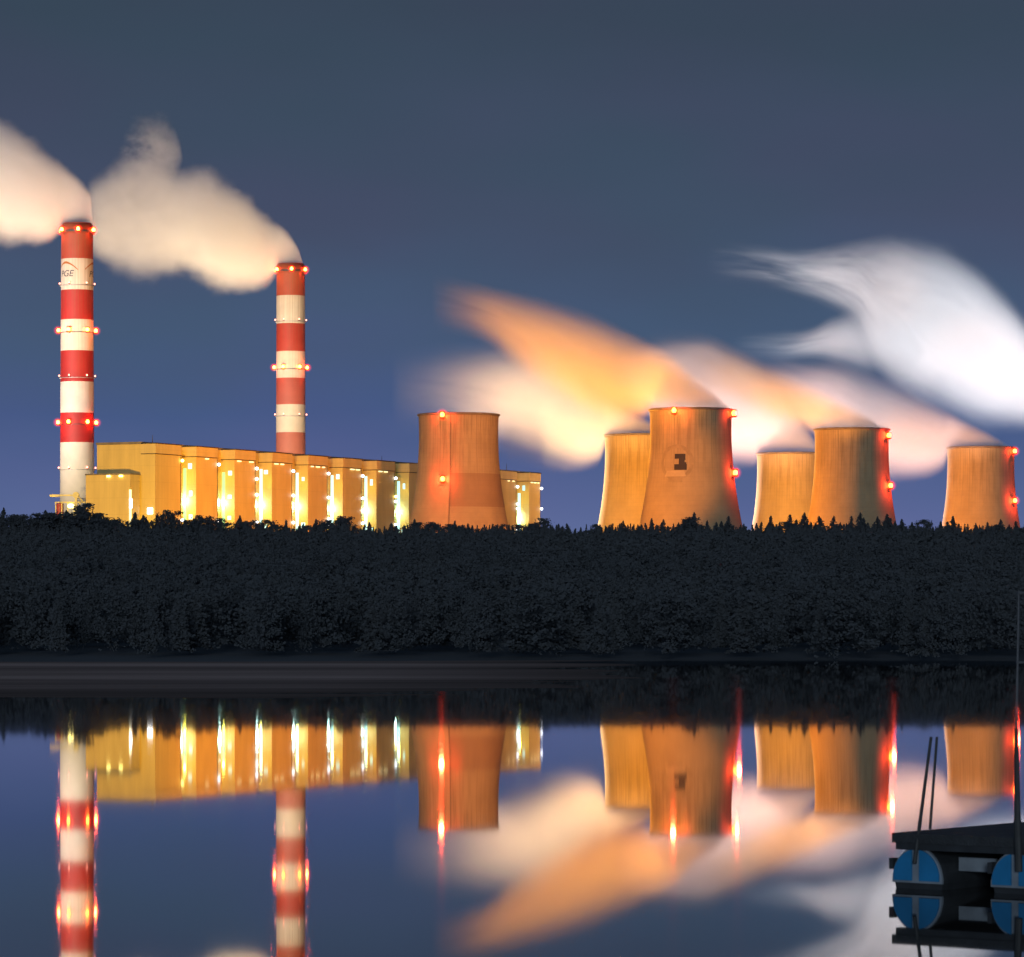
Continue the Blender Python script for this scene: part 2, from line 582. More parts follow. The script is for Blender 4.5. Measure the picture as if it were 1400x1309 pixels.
major = [(5, 695), (24, 704), (37, 704), (51, 704), (62, 698), (82, 701), (91, 698), (116, 689), (136, 702), (150, 708), (162, 711), (185, 701), (196, 704), (215, 703), (235, 698),
         (265, 709), (278, 705), (295, 709), (328, 705), (343, 712), (365, 711), (391, 711), (410, 717), (432, 710), (444, 711), (472, 706), (487, 720), (505, 714), (535, 715),
         (567, 710), (591, 714), (622, 712), (640, 716), (660, 721), (690, 717), (740, 709), (775, 716), (794, 721), (812, 717), (852, 712), (872, 717), (891, 709), (907, 710),
         (935, 710), (949, 701), (967, 712), (996, 706), (1017, 716), (1041, 714), (1054, 706), (1066, 714), (1080, 704), (1100, 701), (1120, 706), (1140, 706), (1164, 706), (1176, 701),
         (1200, 707), (1213, 703), (1233, 710), (1247, 714), (1263, 711), (1286, 713), (1303, 706), (1334, 717), (1350, 714), (1368, 710), (1389, 713), (1404, 711),
         (-12, 702), (-30, 700), (-48, 705), (1425, 708), (1445, 713), (1465, 706)]
mx = np.array([m_[0] for m_ in sorted(major)])
my = np.array([m_[1] for m_ in sorted(major)])


def place_tree(px, ytop, Y, kind, tall):
    cand = [p for p in protos if p[0] == kind]
    _, cm, tm = random.choice(cand)
    top = P(px, ytop, Y)
    gz = ground_z(top.x, Y) - 0.2
    h = top.z - gz
    seg = next((s for s in SEG if s[0] <= px < s[1]), SEG[-1])
    look = {('spruce', True): 'tall pointed dark spruce', ('pine', True): 'broad ragged dark pine',
            ('spruce', False): 'low pointed dark spruce', ('pine', False): 'low bushy dark pine'}[(kind, tall)]
    lab = f'{look} on the ridge {seg[2]}'
    t = thing('spruce_tree' if kind == 'spruce' else 'pine_tree', lab, 'tree', (top.x, Y, gz), random.uniform(0, 6.28), f'{look} trees {seg[2]}')
    w = h * (random.uniform(1.25, 1.65) if kind == 'spruce' else random.uniform(.95, 1.3)) if tall else h * random.uniform(1.3, 1.8)
    t.scale = (w, w, h)
    link(bpy.data.objects.new('crown', cm), t)
    link(bpy.data.objects.new('trunk', tm), t)


for px, yt in major:
    k = 'spruce' if (px > 930 and random.random() < .72) or random.random() < .55 else 'pine'
    place_tree(px, yt, random.uniform(1855, 1885), k, True)
px = -60.0
while px < 1475:
    yt = float(np.interp(px, mx, my)) + (random.uniform(2, 12) if px < 930 else random.uniform(4, 15))
    if 302 < px < 320 or 598 < px < 613 or 1023 < px < 1036:
        yt = max(yt, 726 + random.uniform(0, 4))
    place_tree(px, min(yt, 732), random.uniform(1832, 1853), 'spruce' if random.random() < (.8 if px > 700 else .55) else 'pine', False)
    px += random.uniform(5.5, 9)

# the dark wood that clothes the slope below the ridge: one mass
lowp = []
for k in range(6):
    pts = spruce_points(420, .30) if k % 3 else pine_points(560, .38)
    lowp.append(leaf_cloud(pts, .036))
fine_p = []
for k in range(5):
    pts = spruce_points(1500, .30) if k % 2 else pine_points(1500, .38)
    fine_p.append(leaf_cloud(pts, .022))
LV, LF, off = [], [], 0
y = 347.0
while y < 1830:
    step = 8.5 + (y - 470) * .003 if y > 470 else 6.5
    half = y * .19 + 40
    x = -half
    while x < half:
        xx, yy = x + random.uniform(-3, 3), y + random.uniform(-4, 4)
        gz = ground_z(xx, yy)
        lim = min(CAMZ + (HZ - (random.uniform(716, 736) if yy > 1400 else random.uniform(724, 736))) / FPX * yy, 151 / FPX * (yy - 143))
        h = min(random.uniform(6.5, 13) if y < 1400 else random.uniform(9, 15), lim - gz)
        if h > (2.5 if y > 470 else 1.2):
            v, f = random.choice(fine_p) if yy < 820 else lowp[random.choice((1, 2, 4, 5)) if yy > 1300 else random.randrange(6)]
            s, c = math.sin(x * 7.1), math.cos(x * 7.1)
            w = h * (random.uniform(.8, 1.15) if yy > 1300 else random.uniform(.9, 1.4))
            vv = np.empty_like(v)
            vv[:, 0] = (v[:, 0] * c - v[:, 1] * s) * w + xx
            vv[:, 1] = (v[:, 0] * s + v[:, 1] * c) * w + yy
            vv[:, 2] = v[:, 2] * h + gz
            LV.append(vv)
            LF.append(f + off)
            off += len(v)
        x += step * random.uniform(.8, 1.3)
    y += step
V = np.concatenate(LV).astype(np.float32)
F = np.concatenate(LF).astype(np.int32)
me = bpy.data.meshes.new('forest')
me.vertices.add(len(V))
me.vertices.foreach_set('co', V.ravel())
me.loops.add(F.size)
me.loops.foreach_set('vertex_index', F.ravel())
me.polygons.add(len(F))
me.polygons.foreach_set('loop_start', np.arange(0, F.size, 4, dtype=np.int32))
me.update(calc_edges=True)
me.materials.append(M['needles'])
forest = link(bpy.data.objects.new('forest', me))
forest['kind'] = 'stuff'
forest['label'] = 'dark unbroken pine wood covering the slope below the ridge'
forest['category'] = 'forest'


# ------------------------------------------------------------------ beacons
def uv_ball(bm, c, r, sx=1, sz=1, nu=10, nv=6):
    mat = Matrix.Translation(c) @ Matrix.Diagonal((r * sx, r * sx, r * sz, 1))
    bmesh.ops.create_uvsphere(bm, u_segments=nu, v_segments=nv, radius=1, matrix=mat)


def beacon_parts(r, bulb_mat, halo_mat):
    bm = bmesh.new()
    add_tube(bm, (-r * .4, 0, -r * 1.5), (r * 1.1, 0, -r * 1.3), r * .22, n=8)      # bracket arm, +x points out of the wall
    add_tube(bm, (r * 1.0, 0, -r * 1.5), (r * 1.0, 0, -r * .8), r * .75, r * .6, 12)
    bk = bpy.data.meshes.new('warning_light')
    bm.to_mesh(bk); bm.free()
    bk.materials.append(M['dark_metal'])
    bm = bmesh.new()
    uv_ball(bm, (r, 0, 0), r, .82, 1.0)
    bb = bpy.data.meshes.new('bulb')
    bm.to_mesh(bb); bm.free()
    bb.materials.append(bulb_mat)
    ln, dm_ = None, None
    if halo_mat:
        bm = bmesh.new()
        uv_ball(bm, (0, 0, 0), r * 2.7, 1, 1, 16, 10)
        dm_ = bpy.data.meshes.new('lamp_halo')  # added glow ball, imitates the red halo
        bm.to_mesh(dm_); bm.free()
        dm_.materials.append(halo_glow('red_halo', r * 2.7, .55))
        ln = []
        for s in (-1, 1):                                                       # glowing collars added above and below the bulb to imitate a red halo
            bm = bmesh.new()
            add_tube(bm, (r, 0, s * r * .95), (r, 0, s * r * 1.35), r * 1.25, r * .85, 14)
            lm_ = bpy.data.meshes.new('halo_collar')
            bm.to_mesh(lm_); bm.free()
            lm_.materials.append(halo_mat)
            ln.append(lm_)
    return bk, bb, ln, dm_


BIG = beacon_parts(2.1, M['beacon'], M['beacon_halo'])
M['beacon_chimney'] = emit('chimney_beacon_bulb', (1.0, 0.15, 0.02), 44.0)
MID = beacon_parts(1.7, M['beacon_chimney'], M['beacon_halo'])
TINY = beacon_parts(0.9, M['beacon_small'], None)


def beacon(parent, ang, rad, z, meshes):
    o = bpy.data.objects.new('warning_light', meshes[0])
    o.location = (rad * math.cos(ang), rad * math.sin(ang), z)
    o.rotation_euler = (0, 0, ang)
    link(o, parent)
    link(bpy.data.objects.new('bulb', meshes[1]), o)
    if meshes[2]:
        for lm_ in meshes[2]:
            link(bpy.data.objects.new('halo_collar', lm_), o)
        halo = link(bpy.data.objects.new('lamp_halo', meshes[3]), o)
        halo.location = (meshes[3].vertices[0].co.z * .4, 0, 0) if False else (1.9, 0, 0)


def lamp(name, loc, power, col, radius=2.0, kind='POINT', target=None, cone=40, blend=.5):
    l = bpy.data.lights.new(name, kind)
    l.energy = power
    l.color = col
    l.shadow_soft_size = radius
    o = bpy.data.objects.new(name, l)
    o.location = loc
    if kind == 'SPOT':
        l.spot_size = R(cone)
        l.spot_blend = blend
        dv = Vector(target) - Vector(loc)
        o.rotation_euler = dv.to_track_quat('-Z', 'Y').to_euler()
    return link(o)


# ------------------------------------------------------------------ cooling towers
TH = 132.0


def tower_r(z):
    return 31.0 * math.sqrt(1 + ((z / TH - .88) / .711) ** 2)


def tower_mesh():
    prof = [(tower_r(TH * k / 40), TH * k / 40) for k in range(41)]
    inner = [(r - (0.9 + .6 * (1 - z / TH)), z) for r, z in prof[::-1]]
    v, f = lathe(prof + inner, 112)
    me = bpy.data.meshes.new('shell')
    me.from_pydata(v, [], f)
    for p in me.polygons:
        p.use_smooth = True
    return me


def rim_mesh():
    r = tower_r(TH)
    v, f = lathe([(r + .02, TH - 1.6), (r + 1.1, TH - 1.2), (r + 1.1, TH - .15), (r + .2, TH + .25), (r - .95, TH + .25), (r - .95, TH - 1.0)], 112)
    me = bpy.data.meshes.new('rim_walkway')
    me.from_pydata(v, [], f)
    me.materials.append(M['dark_concrete'])
    return me


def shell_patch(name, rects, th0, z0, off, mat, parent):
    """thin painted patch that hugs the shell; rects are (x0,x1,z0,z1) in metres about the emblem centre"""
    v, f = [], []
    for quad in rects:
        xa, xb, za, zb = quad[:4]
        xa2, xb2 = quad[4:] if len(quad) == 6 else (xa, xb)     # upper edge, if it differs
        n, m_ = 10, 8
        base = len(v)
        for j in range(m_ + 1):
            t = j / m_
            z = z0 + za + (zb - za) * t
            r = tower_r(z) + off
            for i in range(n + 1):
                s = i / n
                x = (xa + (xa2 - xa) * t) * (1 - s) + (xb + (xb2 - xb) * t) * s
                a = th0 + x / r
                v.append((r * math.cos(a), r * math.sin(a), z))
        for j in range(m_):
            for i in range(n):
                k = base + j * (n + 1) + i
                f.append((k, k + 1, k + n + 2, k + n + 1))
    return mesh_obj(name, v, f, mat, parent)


shell_me, rim_me = tower_mesh(), rim_mesh()
shell_me.materials.append(M['concrete'])
shell_patched = shell_me.copy()
shell_patched.materials.clear()
shell_patched.materials.append(M['concrete_patched'])

# (centre px, rim row, label, beacons (px, row))
TOWERS = [
    (627, 567, 'lone concrete cooling tower with no steam standing before the boiler house', [(606, 567), (606, 655)]),
    (876, 595, 'cooling tower half hidden behind the tower with the dark emblem', []),
    (944.5, 560, 'cooling tower with a dark block emblem and three red lamps', [(923, 561), (1000, 563), (1003.5, 645)]),
    (1079, 620, 'smallest looking cooling tower peeping out left of the maroon shaded tower', []),
    (1164.5, 587, 'cooling tower shaded maroon on its right under an orange steam plume', [(1213.5, 594), (1216, 663)]),
    (1341, 612, 'rightmost cooling tower with red lamps on its right edge', [(1384.5, 616), (1386, 684)]),
]
tower_at = []
for i, (px, rim, lab, lights_) in enumerate(TOWERS):
    Y = (30 + TH - CAMZ) * FPX / (HZ - rim)
    X = (px - 700) / FPX * Y
    tower_at.append((X, Y))
    t = thing('cooling_tower', lab, 'cooling tower', (X, Y, 30.0), 0, 'cooling towers of the power station')
    sh = bpy.data.objects.new('shell', shell_patched if i == 0 else shell_me)
    link(sh, t)
    link(bpy.data.objects.new('rim_walkway', rim_me), t)
    view = math.atan2(-Y, -X)                                  # direction from the tower to the camera
    bm = bmesh.new()                                           # ladder up the shell
    la = view - R(12) if i else view - R(11)
    for k in range(30 if i == 0 else 0):
        z0_, z1_ = TH * k / 30, TH * (k + 1) / 30
        add_tube(bm, ((tower_r(z0_) + .5) * math.cos(la), (tower_r(z0_) + .5) * math.sin(la), z0_),
                 ((tower_r(z1_) + .5) * math.cos(la), (tower_r(z1_) + .5) * math.sin(la), z1_), .12, n=5)
    if i == 0:
        bm_obj('ladder', bm, M['dark_metal'], t)
    for (lx, ly) in lights_:
        z = CAMZ + (HZ - ly) / FPX * (Y - 35) - 30
        r = tower_r(min(z, TH)) + .3
        off = (lx - px) / FPX * Y
        s = max(-.985, min(.985, off / (r + 1.2)))
        ang = view + math.asin(s)
        z = min(z, TH + 1.5)
        beacon(t, ang, r + (.9 if z > TH - 6 else 0), z, BIG)
        lamp('beacon_light', (X + (r + 5) * math.cos(ang), Y + (r + 5) * math.sin(ang), 30 + z), 7.0e4, (1.0, .05, .018), 2.0)
    if i == 2:                                                 # the emblem, in metres about its centre
        off = (930.5 - px) / FPX * (Y - 33)
        zc = CAMZ + (HZ - 631.5) / FPX * (Y - 33) - 30
        th0 = view + math.asin(off / tower_r(zc))
        k = .0319
        q = lambda x0, x1, y0, y1: ((x0 - 715) * k, (x1 - 715) * k, (550 - y1) * k, (550 - y0) * k)
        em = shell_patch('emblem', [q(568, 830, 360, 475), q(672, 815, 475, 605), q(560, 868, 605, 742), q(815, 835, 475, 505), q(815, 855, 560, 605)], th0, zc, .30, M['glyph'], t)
        ring = []
        for n_ in range(40):
            a0, a1 = 2 * math.pi * n_ / 40, 2 * math.pi * (n_ + 1) / 40
            ring.append((a0, a1))
        v, f = [], []
        for (a0, a1) in ring:
            b0 = len(v)
            for (aa, rr) in ((a0, 340), (a1, 340), (a1, 425), (a0, 425)):
                xx, zz_ = (610 - 715) * k + rr * k * math.cos(aa), (560 - 550) * -k + rr * k * math.sin(aa)
                r = tower_r(zc + zz_) + .12
                a_ = th0 + xx / r
                v.append((r * math.cos(a_), r * math.sin(a_), zc + zz_))
            f.append((b0, b0 + 1, b0 + 2, b0 + 3))
        mesh_obj('emblem_ring', v, f, M['ring_paint'], t)
        shell_patch('emblem_base', [(*q(310, 860, 755, 895), (370 - 715) * k, (800 - 715) * k)], th0, zc, .20, M['pale_paint'], t)
        shell_patch('emblem_band', [q(400, 770, 905, 1035)], th0, zc, .18, M['ring_paint'], t)  # darker band painted below the emblem

# ------------------------------------------------------------------ chimneys
red, white = (0.33, 0.013, 0.014), (0.62, 0.58, 0.50)
B1 = [270.5, 244.6, 219.7, 193.5, 168.5, 142.5, 117.5]
CH = [(105.5, 307, 3138, 13.1, 14.6, 'taller red and white striped chimney at the left with lettering near its top', B1),
      (397.5, 362, 3497, 13.1, 14.0, 'red and white striped chimney rising from behind the boiler house', [270, 244, 219, 193.6, 169.5, 143.4, 117.5, 92])]
for i, (px, rim, Y, r1, r0, lab, bounds) in enumerate(CH):
    X = (px - 700) / FPX * Y
    t = thing('striped_chimney', lab, 'chimney', (X, Y, 30.0), 0, 'striped chimneys of the power station')
    rr = lambda z: r0 + (r1 - r0) * z / 300
    prof = [(rr(300 * k / 30), 300 * k / 30 if k < 30 else 299.4) for k in range(31)]
    v, f = lathe(prof + [(r1 - .8, 299.4), (r1 - .8, 270)], 64)
    mesh_obj('shaft', v, f, chimney_paint('chimney_paint', bounds, red if i == 0 else (.36, .03, .02), white, i == 1), t, smooth=True)
    v, f = lathe([(r1 - .6, 293.4), (r1 + .05, 293.5), (r1 + .35, 294), (r1 - 1.0, 294.3), (r1 - 1.1, 300.8), (r1 - 2.2, 300.8), (r1 - 2.2, 292)], 64)
    mesh_obj('cap', v, f, plain('cap_paint', (.13, .02, .015), .7), t)
    v, f = lathe([(r1 + .1, 293.0), (r1 + 1.1, 293.0), (r1 + 1.1, 294.5), (r1 + .9, 294.5), (r1 + .9, 293.4), (r1 + .1, 293.4)], 48)
    mesh_obj('gallery', v, f, M['dark_metal'], t)
    view = math.atan2(-Y, -X)
    zs = [(294.8, MID, 30), (250.5, TINY, 0), (211.6, MID, 0), (173.9, TINY, 0), (135.2, MID, 0), (97.5, TINY, 0)] if i == 0 else \
         [(294.8, MID, 30), (248.6, TINY, 0), (204.6, MID, 0), (161, TINY, 0)]
    for (z, ms, rot) in zs:
        v, f = lathe([(rr(z) + .02, z - 2.2), (rr(z) + .75, z - 2.2), (rr(z) + .75, z - 1.75), (rr(z) + .02, z - 1.75)], 48)
        if rot == 0:
            mesh_obj('gallery', v, f, M['grey_metal'] if ms is TINY else M['dark_metal'], t)
        for k in range(6):
            ang = view + R(rot + 60 * k + (30 if rot == 0 else 30)) + R(3)
            beacon(t, ang, rr(z) + (.2 if rot == 0 else .3), z, ms)
        if ms is MID:
            for s in ((-62, 62) if rot else (-50, 50)):
                a_ = view + R(s)
                lamp('beacon_light', (X + (rr(z) + 6) * math.cos(a_), Y + (rr(z) + 6) * math.sin(a_), 30 + z), 1.0e4, (1, .06, .02), 1)
    if i == 0:
        fc = bpy.data.curves.new('logo', 'FONT')
        fc.body = 'PGE'
        fc.size = 7.4
        fc.shear = 0.22
        fc.offset = 0.03
        fc.align_x = 'CENTER'
        fo = bpy.data.objects.new('logo', fc)
        COL.objects.link(fo)
        bpy.context.view_layer.update()
        dg = bpy.context.evaluated_depsgraph_get()
        lm = bpy.data.meshes.new_from_object(fo.evaluated_get(dg))
        bpy.data.objects.remove(fo)
        flat = [(vv.co.x, vv.co.y) for vv in lm.vertices]
        polys = [tuple(p.vertices) for p in lm.polygons]
        for dth in (-44, 76, 196):
            z0 = 249.5 + 6.2
            th0 = view + R(dth)
            cyl = lambda x, z, o: ((rr(z) + o) * math.cos(th0 + x / rr(z)), (rr(z) + o) * math.sin(th0 + x / rr(z)), z)
            lo = mesh_obj('logo_lettering', [cyl(x * 1.05, z0 + y_, .10) for x, y_ in flat], polys, M['logo_text'], t)
            v, f = [], []
            n_ = 36
            for k in range(n_ + 1):
                s = -1 + 2 * k / n_
                x = s * 11.0
                z = z0 + 11.6 - 6.4 * abs(s) ** 1.7 + (.6 if s < 0 else 0) * abs(s)
                w = .95 * (1 - .6 * abs(s))
                v += [cyl(x, z - w, .10), cyl(x, z + w, .10)]
            for k in range(n_):
                f.append((2 * k, 2 * k + 2, 2 * k + 3, 2 * k + 1))
            mesh_obj('logo_arc', v, f, M['logo_arc'], t)
CH1 = Vector(((105.5 - 700) / FPX * 3138, 3138, 30))
CH2 = Vector(((397.5 - 700) / FPX * 3497, 3497, 30))

# ------------------------------------------------------------------ boiler house
BH = thing('boiler_house', 'long orange lit boiler house of repeated tall bays with bright gaps between', 'power plant', (-260.5, 2755, 30), math.atan2(579, 285))
# local axes: +x runs along the long front away from the camera, -y is out of the front, +y is back
Htop = 100.0
L = 646.0
BAYW, PITCH, REC = 30.5, 56.6, 12.0
bm = bmesh.new()
add_box(bm, (L / 2, (REC + 50) / 2, Htop / 2), (L, 50 - REC, Htop))
bm_obj('main_hall', bm, M['wall'], BH)
bm = bmesh.new()
add_box(bm, (L / 2, (REC + 50) / 2, Htop + .9), (L + 1.2, 50 - REC + 1.2, 1.8))
bm_obj('roof', bm, M['dark_concrete'], BH)
starts = [0.0] + [57.8 + PITCH * k for k in range(11)]
bays = []
for k, s in enumerate(starts):
    w = 35.5 if k == 0 else BAYW
    if s + w > L:
        w = L - s - .2
    bm = bmesh.new()
    add_box(bm, (s + w / 2, REC / 2 - .005, (Htop - 7) / 2), (w, REC - .01, Htop - 7))
    bay = bm_obj('bay', bm, M['wall'], BH)
    bays.append((s, w))
    bm = bmesh.new()
    add_box(bm, (s + w / 2, REC / 2 - .3, Htop - 3.4), (w + .5, REC + .6 - .02, 7.0))
    pr = bm_obj('parapet', bm, M['parapet'], bay)
    bm = bmesh.new()
    add_box(bm, (s + w / 2, REC / 2 - .55, Htop + .5), (w + 1.4, REC + 1.1 - .04, .8))
    add_box(bm, (s + w / 2, REC / 2 - .45, Htop - 7.2), (w + .9, REC + .9 - .04, .5))
    bm_obj('roof_edge', bm, M['dark_metal'], bay)
    # cable duct at the bay's right corner, with its lamps
    bm = bmesh.new()
    add_box(bm, (s + w + .9, 1.3, (Htop - 8) / 2), (1.4, 1.8, Htop - 8))
    bm_obj('cable_duct', bm, M['dark_metal'], bay)
    zs = {0: [93, 49], 1: [92, 50], 2: [91, 83, 71, 50], 3: [91, 72, 51], 4: [91, 72, 55, 51]}.get(k, [91, 73, 63, 53] if k % 2 else [91, 76, 72, 53])
    for n_, z in enumerate(zs):
        bm = bmesh.new()
        uv_ball(bm, (s + w + .5, -1.4, z - 4), 1.2, 1, 1, 12, 8)
        bm_obj('wall_lamp', bm, M['lamp_yellow'] if (k, n_) in ((0, 0), (6, 1)) else M['lamp_white'], bay)
    # tubes of light under the parapet
    if k > 0:
        for n_ in range(3):
            if random.random() < .78:
                bm = bmesh.new()
                x0 = s + w * (.08 + .3 * n_)
                add_box(bm, (x0 + w * .11, -.75, Htop - 8.3), (w * random.uniform(.1, .22), .5, .9))
                bm_obj('strip_light', bm, M['strip'], bay)
    # lit stair windows on the return wall that faces the camera
    if k > 0:                                                     # tall lit stairwell glazing at the back of the gap
        bm = bmesh.new()
        add_box(bm, (s - .14, 9.6, 46 + random.uniform(-3, 3)), (.3, 2.5, 78))
        bm_obj('stair_glazing', bm, M['window_green'] if k < 3 else M['window_lit'], bay)
        for n_ in range(4 if k < 3 else 2):
            z = 84 - n_ * (17 if k < 3 else 40) + random.uniform(-3, 3)
            bm = bmesh.new()
            add_box(bm, (s - .12, 4.6 + random.uniform(-.8, .8), z), (.3, random.uniform(2, 3.6), random.uniform(3, 5.5)))
            bm_obj('lit_window', bm, M['window_lit'], bay)
bm = bmesh.new()
add_tube(bm, (6, 6, Htop), (6, 6, Htop + 7), .35, .12, 6)
add_tube(bm, (380, 16, Htop + 1), (380, 16, Htop + 6), .35, .12, 6)
add_tube(bm, (640, 30, Htop + 1), (640, 30, Htop + 9), .35, .15, 6)
bm_obj('lightning_rod', bm, M['dark_metal'], BH)
BHM = Matrix.Translation((-260.5, 2755, 30)) @ Matrix.Rotation(math.atan2(579, 285), 4, 'Z')
for k, (s, w) in enumerate(bays):                                # gallery lamps in the gap before each bay
    if k == 0:
        continue
    for z, pw in ((84, 2.2e3), (58, 2.4e3), (34, 3.2e3)):
        q = BHM @ Vector((s - 9, 4.5, z - 6))
        lamp('gap_light', q, pw * 1.0, (.92, .84, .10) if z > 60 else (1.0, .80, .07), 1.0)
    q = BHM @ Vector((s - 4.5, 10.5, 60))
    lamp('gap_light', q, 7.5e3, (.50, 1.0, .95), 1.0)

# annex in front of the gable
ang_b = math.atan2(579, 285)
c = P(178, 715, 2740)
AN = thing('annex_building', 'lower flat roofed annex in front of the boiler house gable', 'building', (c.x, c.y, 30), ang_b)
ah = P(178, 649, 2740).z - 30
bm = bmesh.new()
add_box(bm, (6.5, 19.0, ah / 2), (13, 38, ah))
bm_obj('wall', bm, M['wall'], AN)
bm = bmesh.new()
add_box(bm, (6.5, 19.0, ah + .5), (14, 39, 1.0))
bm_obj('roof', bm, M['dark_concrete'], AN)
for yy in (7.5, 18.0):
    bm = bmesh.new()
    add_box(bm, (-.9, yy, ah - 1), (1.0, 2.6, 1.3))
    bm_obj('eave_lamp', bm, M['lamp_yellow'], AN)
bm = bmesh.new()
add_box(bm, (-.35, -.35, ah - 26), (1.3, 1.3, 30))
bm_obj('corner_light', bm, M['strip'], AN)
bm = bmesh.new()
add_box(bm, (-.7, -.9, ah - 21), (1.5, 1.5, 7))
bm_obj('corner_lamp', bm, M['lamp_white'], AN)
bm = bmesh.new()
add_box(bm, (-.25, 4.2, 51), (.6, 4.4, 4.4))
bm_obj('flood_lamp', bm, M['lamp_white'], BH)

lamp('gap_light', BHM @ Vector((-9, 3, 20)), 2.2e4, (1.0, .85, .08), 1.5)
# small crane and tank at the chimney's foot
Yc = 2990
p0 = P(104, 712, Yc)
CR = thing('tower_crane', 'small yellow crane with a level jib before the taller chimney foot', 'crane', (p0.x, Yc, 30))
zj = P(0, 678, Yc).z - 30
mpp = Yc / FPX
bm = bmesh.new()
add_box(bm, (0, 0, zj / 2), (1.8, 1.8, zj))
bm_obj('mast', bm, M['yellow_metal'], CR)
bm = bmesh.new()
add_box(bm, (-17 * mpp, 0, zj + .3), (38 * mpp, 1.3, 1.2))
add_box(bm, (-29 * mpp, -.05, zj), (13 * mpp, 1.9, 1.9))
bm_obj('jib', bm, M['yellow_metal'], CR)
bm = bmesh.new()
add_tube(bm, (0, -1.6, zj + .5), (0, 1.6, zj + .5), 2.5, n=14)
add_tube(bm, (0, 0, zj + 2), (5.5, 0, zj - 5), .5, n=6)
bm_obj('winch', bm, M['yellow_metal'], CR)
GA = thing('gantry', 'railed steel gantry at the foot of the taller chimney', 'gantry', (P(97, 0, Yc + 20).x, Yc + 20, 30))
zg = P(0, 687, Yc + 20).z - 30
bm = bmesh.new()
add_box(bm, (0, 0, zg), (44 * mpp, 3, .9))
for k in range(6):
    add_box(bm, (-21 * mpp + k * 8.4 * mpp, 0, zg / 2), (.7, .7, zg))
bm_obj('deck', bm, M['yellow_metal'], GA)
bm = bmesh.new()
for k in range(9):
    add_tube(bm, ((6 + k * 2) * mpp, -1.4, zg + .4), ((6 + k * 2) * mpp, -1.4, zg + 3), .18, n=5)
add_tube(bm, (6 * mpp, -1.4, zg + 3), (22 * mpp, -1.4, zg + 3), .2, n=5)
bm_obj('railing', bm, M['dark_metal'], GA)
for (lx, ly, r_) in ((97, 692, 2.4), (107, 699, 1.9), (72, 707, 1.2)):
    bm = bmesh.new()
    q = P(lx, ly, Yc + 16)
    uv_ball(bm, (q.x - GA.location.x, -4, q.z - 30), r_, 1.2, .8, 12, 8)
    bm_obj('work_lamp', bm, M['lamp_white'] if r_ < 2 else M['lamp_yellow'], GA)
TK = thing('storage_tank', 'red tank beside the taller chimney foot', 'tank', (P(82, 0, Yc + 40).x, Yc + 40, 30))
zt = P(0, 689, Yc + 40).z - 30
bm = bmesh.new()
add_tube(bm, (0, 0, 0), (0, 0, zt), 2.9, n=20)
bm_obj('body', bm, M['red_metal'], TK)
bm = bmesh.new()
add_tube(bm, (0, 0, zt), (0, 0, zt + .9), 3.0, .6, n=20)
bm_obj('lid', bm, M['red_metal'], TK)


# ------------------------------------------------------------------ steam plumes (real volumes)
def float_curve(nt, pts, inp):
    n = nt.nodes.new('ShaderNodeFloatCurve')
    c = n.mapping.curves[0]
    pts = sorted(pts)
    while len(c.points) < len(pts):
        c.points.new(0.5, 0.5)
    for p, (x, y_) in zip(c.points, pts):
        p.location = (x, y_)
        p.handle_type = 'AUTO_CLAMPED'
    n.mapping.update()
    nt.links.new(inp, n.inputs['Value'])
    n.inputs['Factor'].default_value = 1.0
    return n


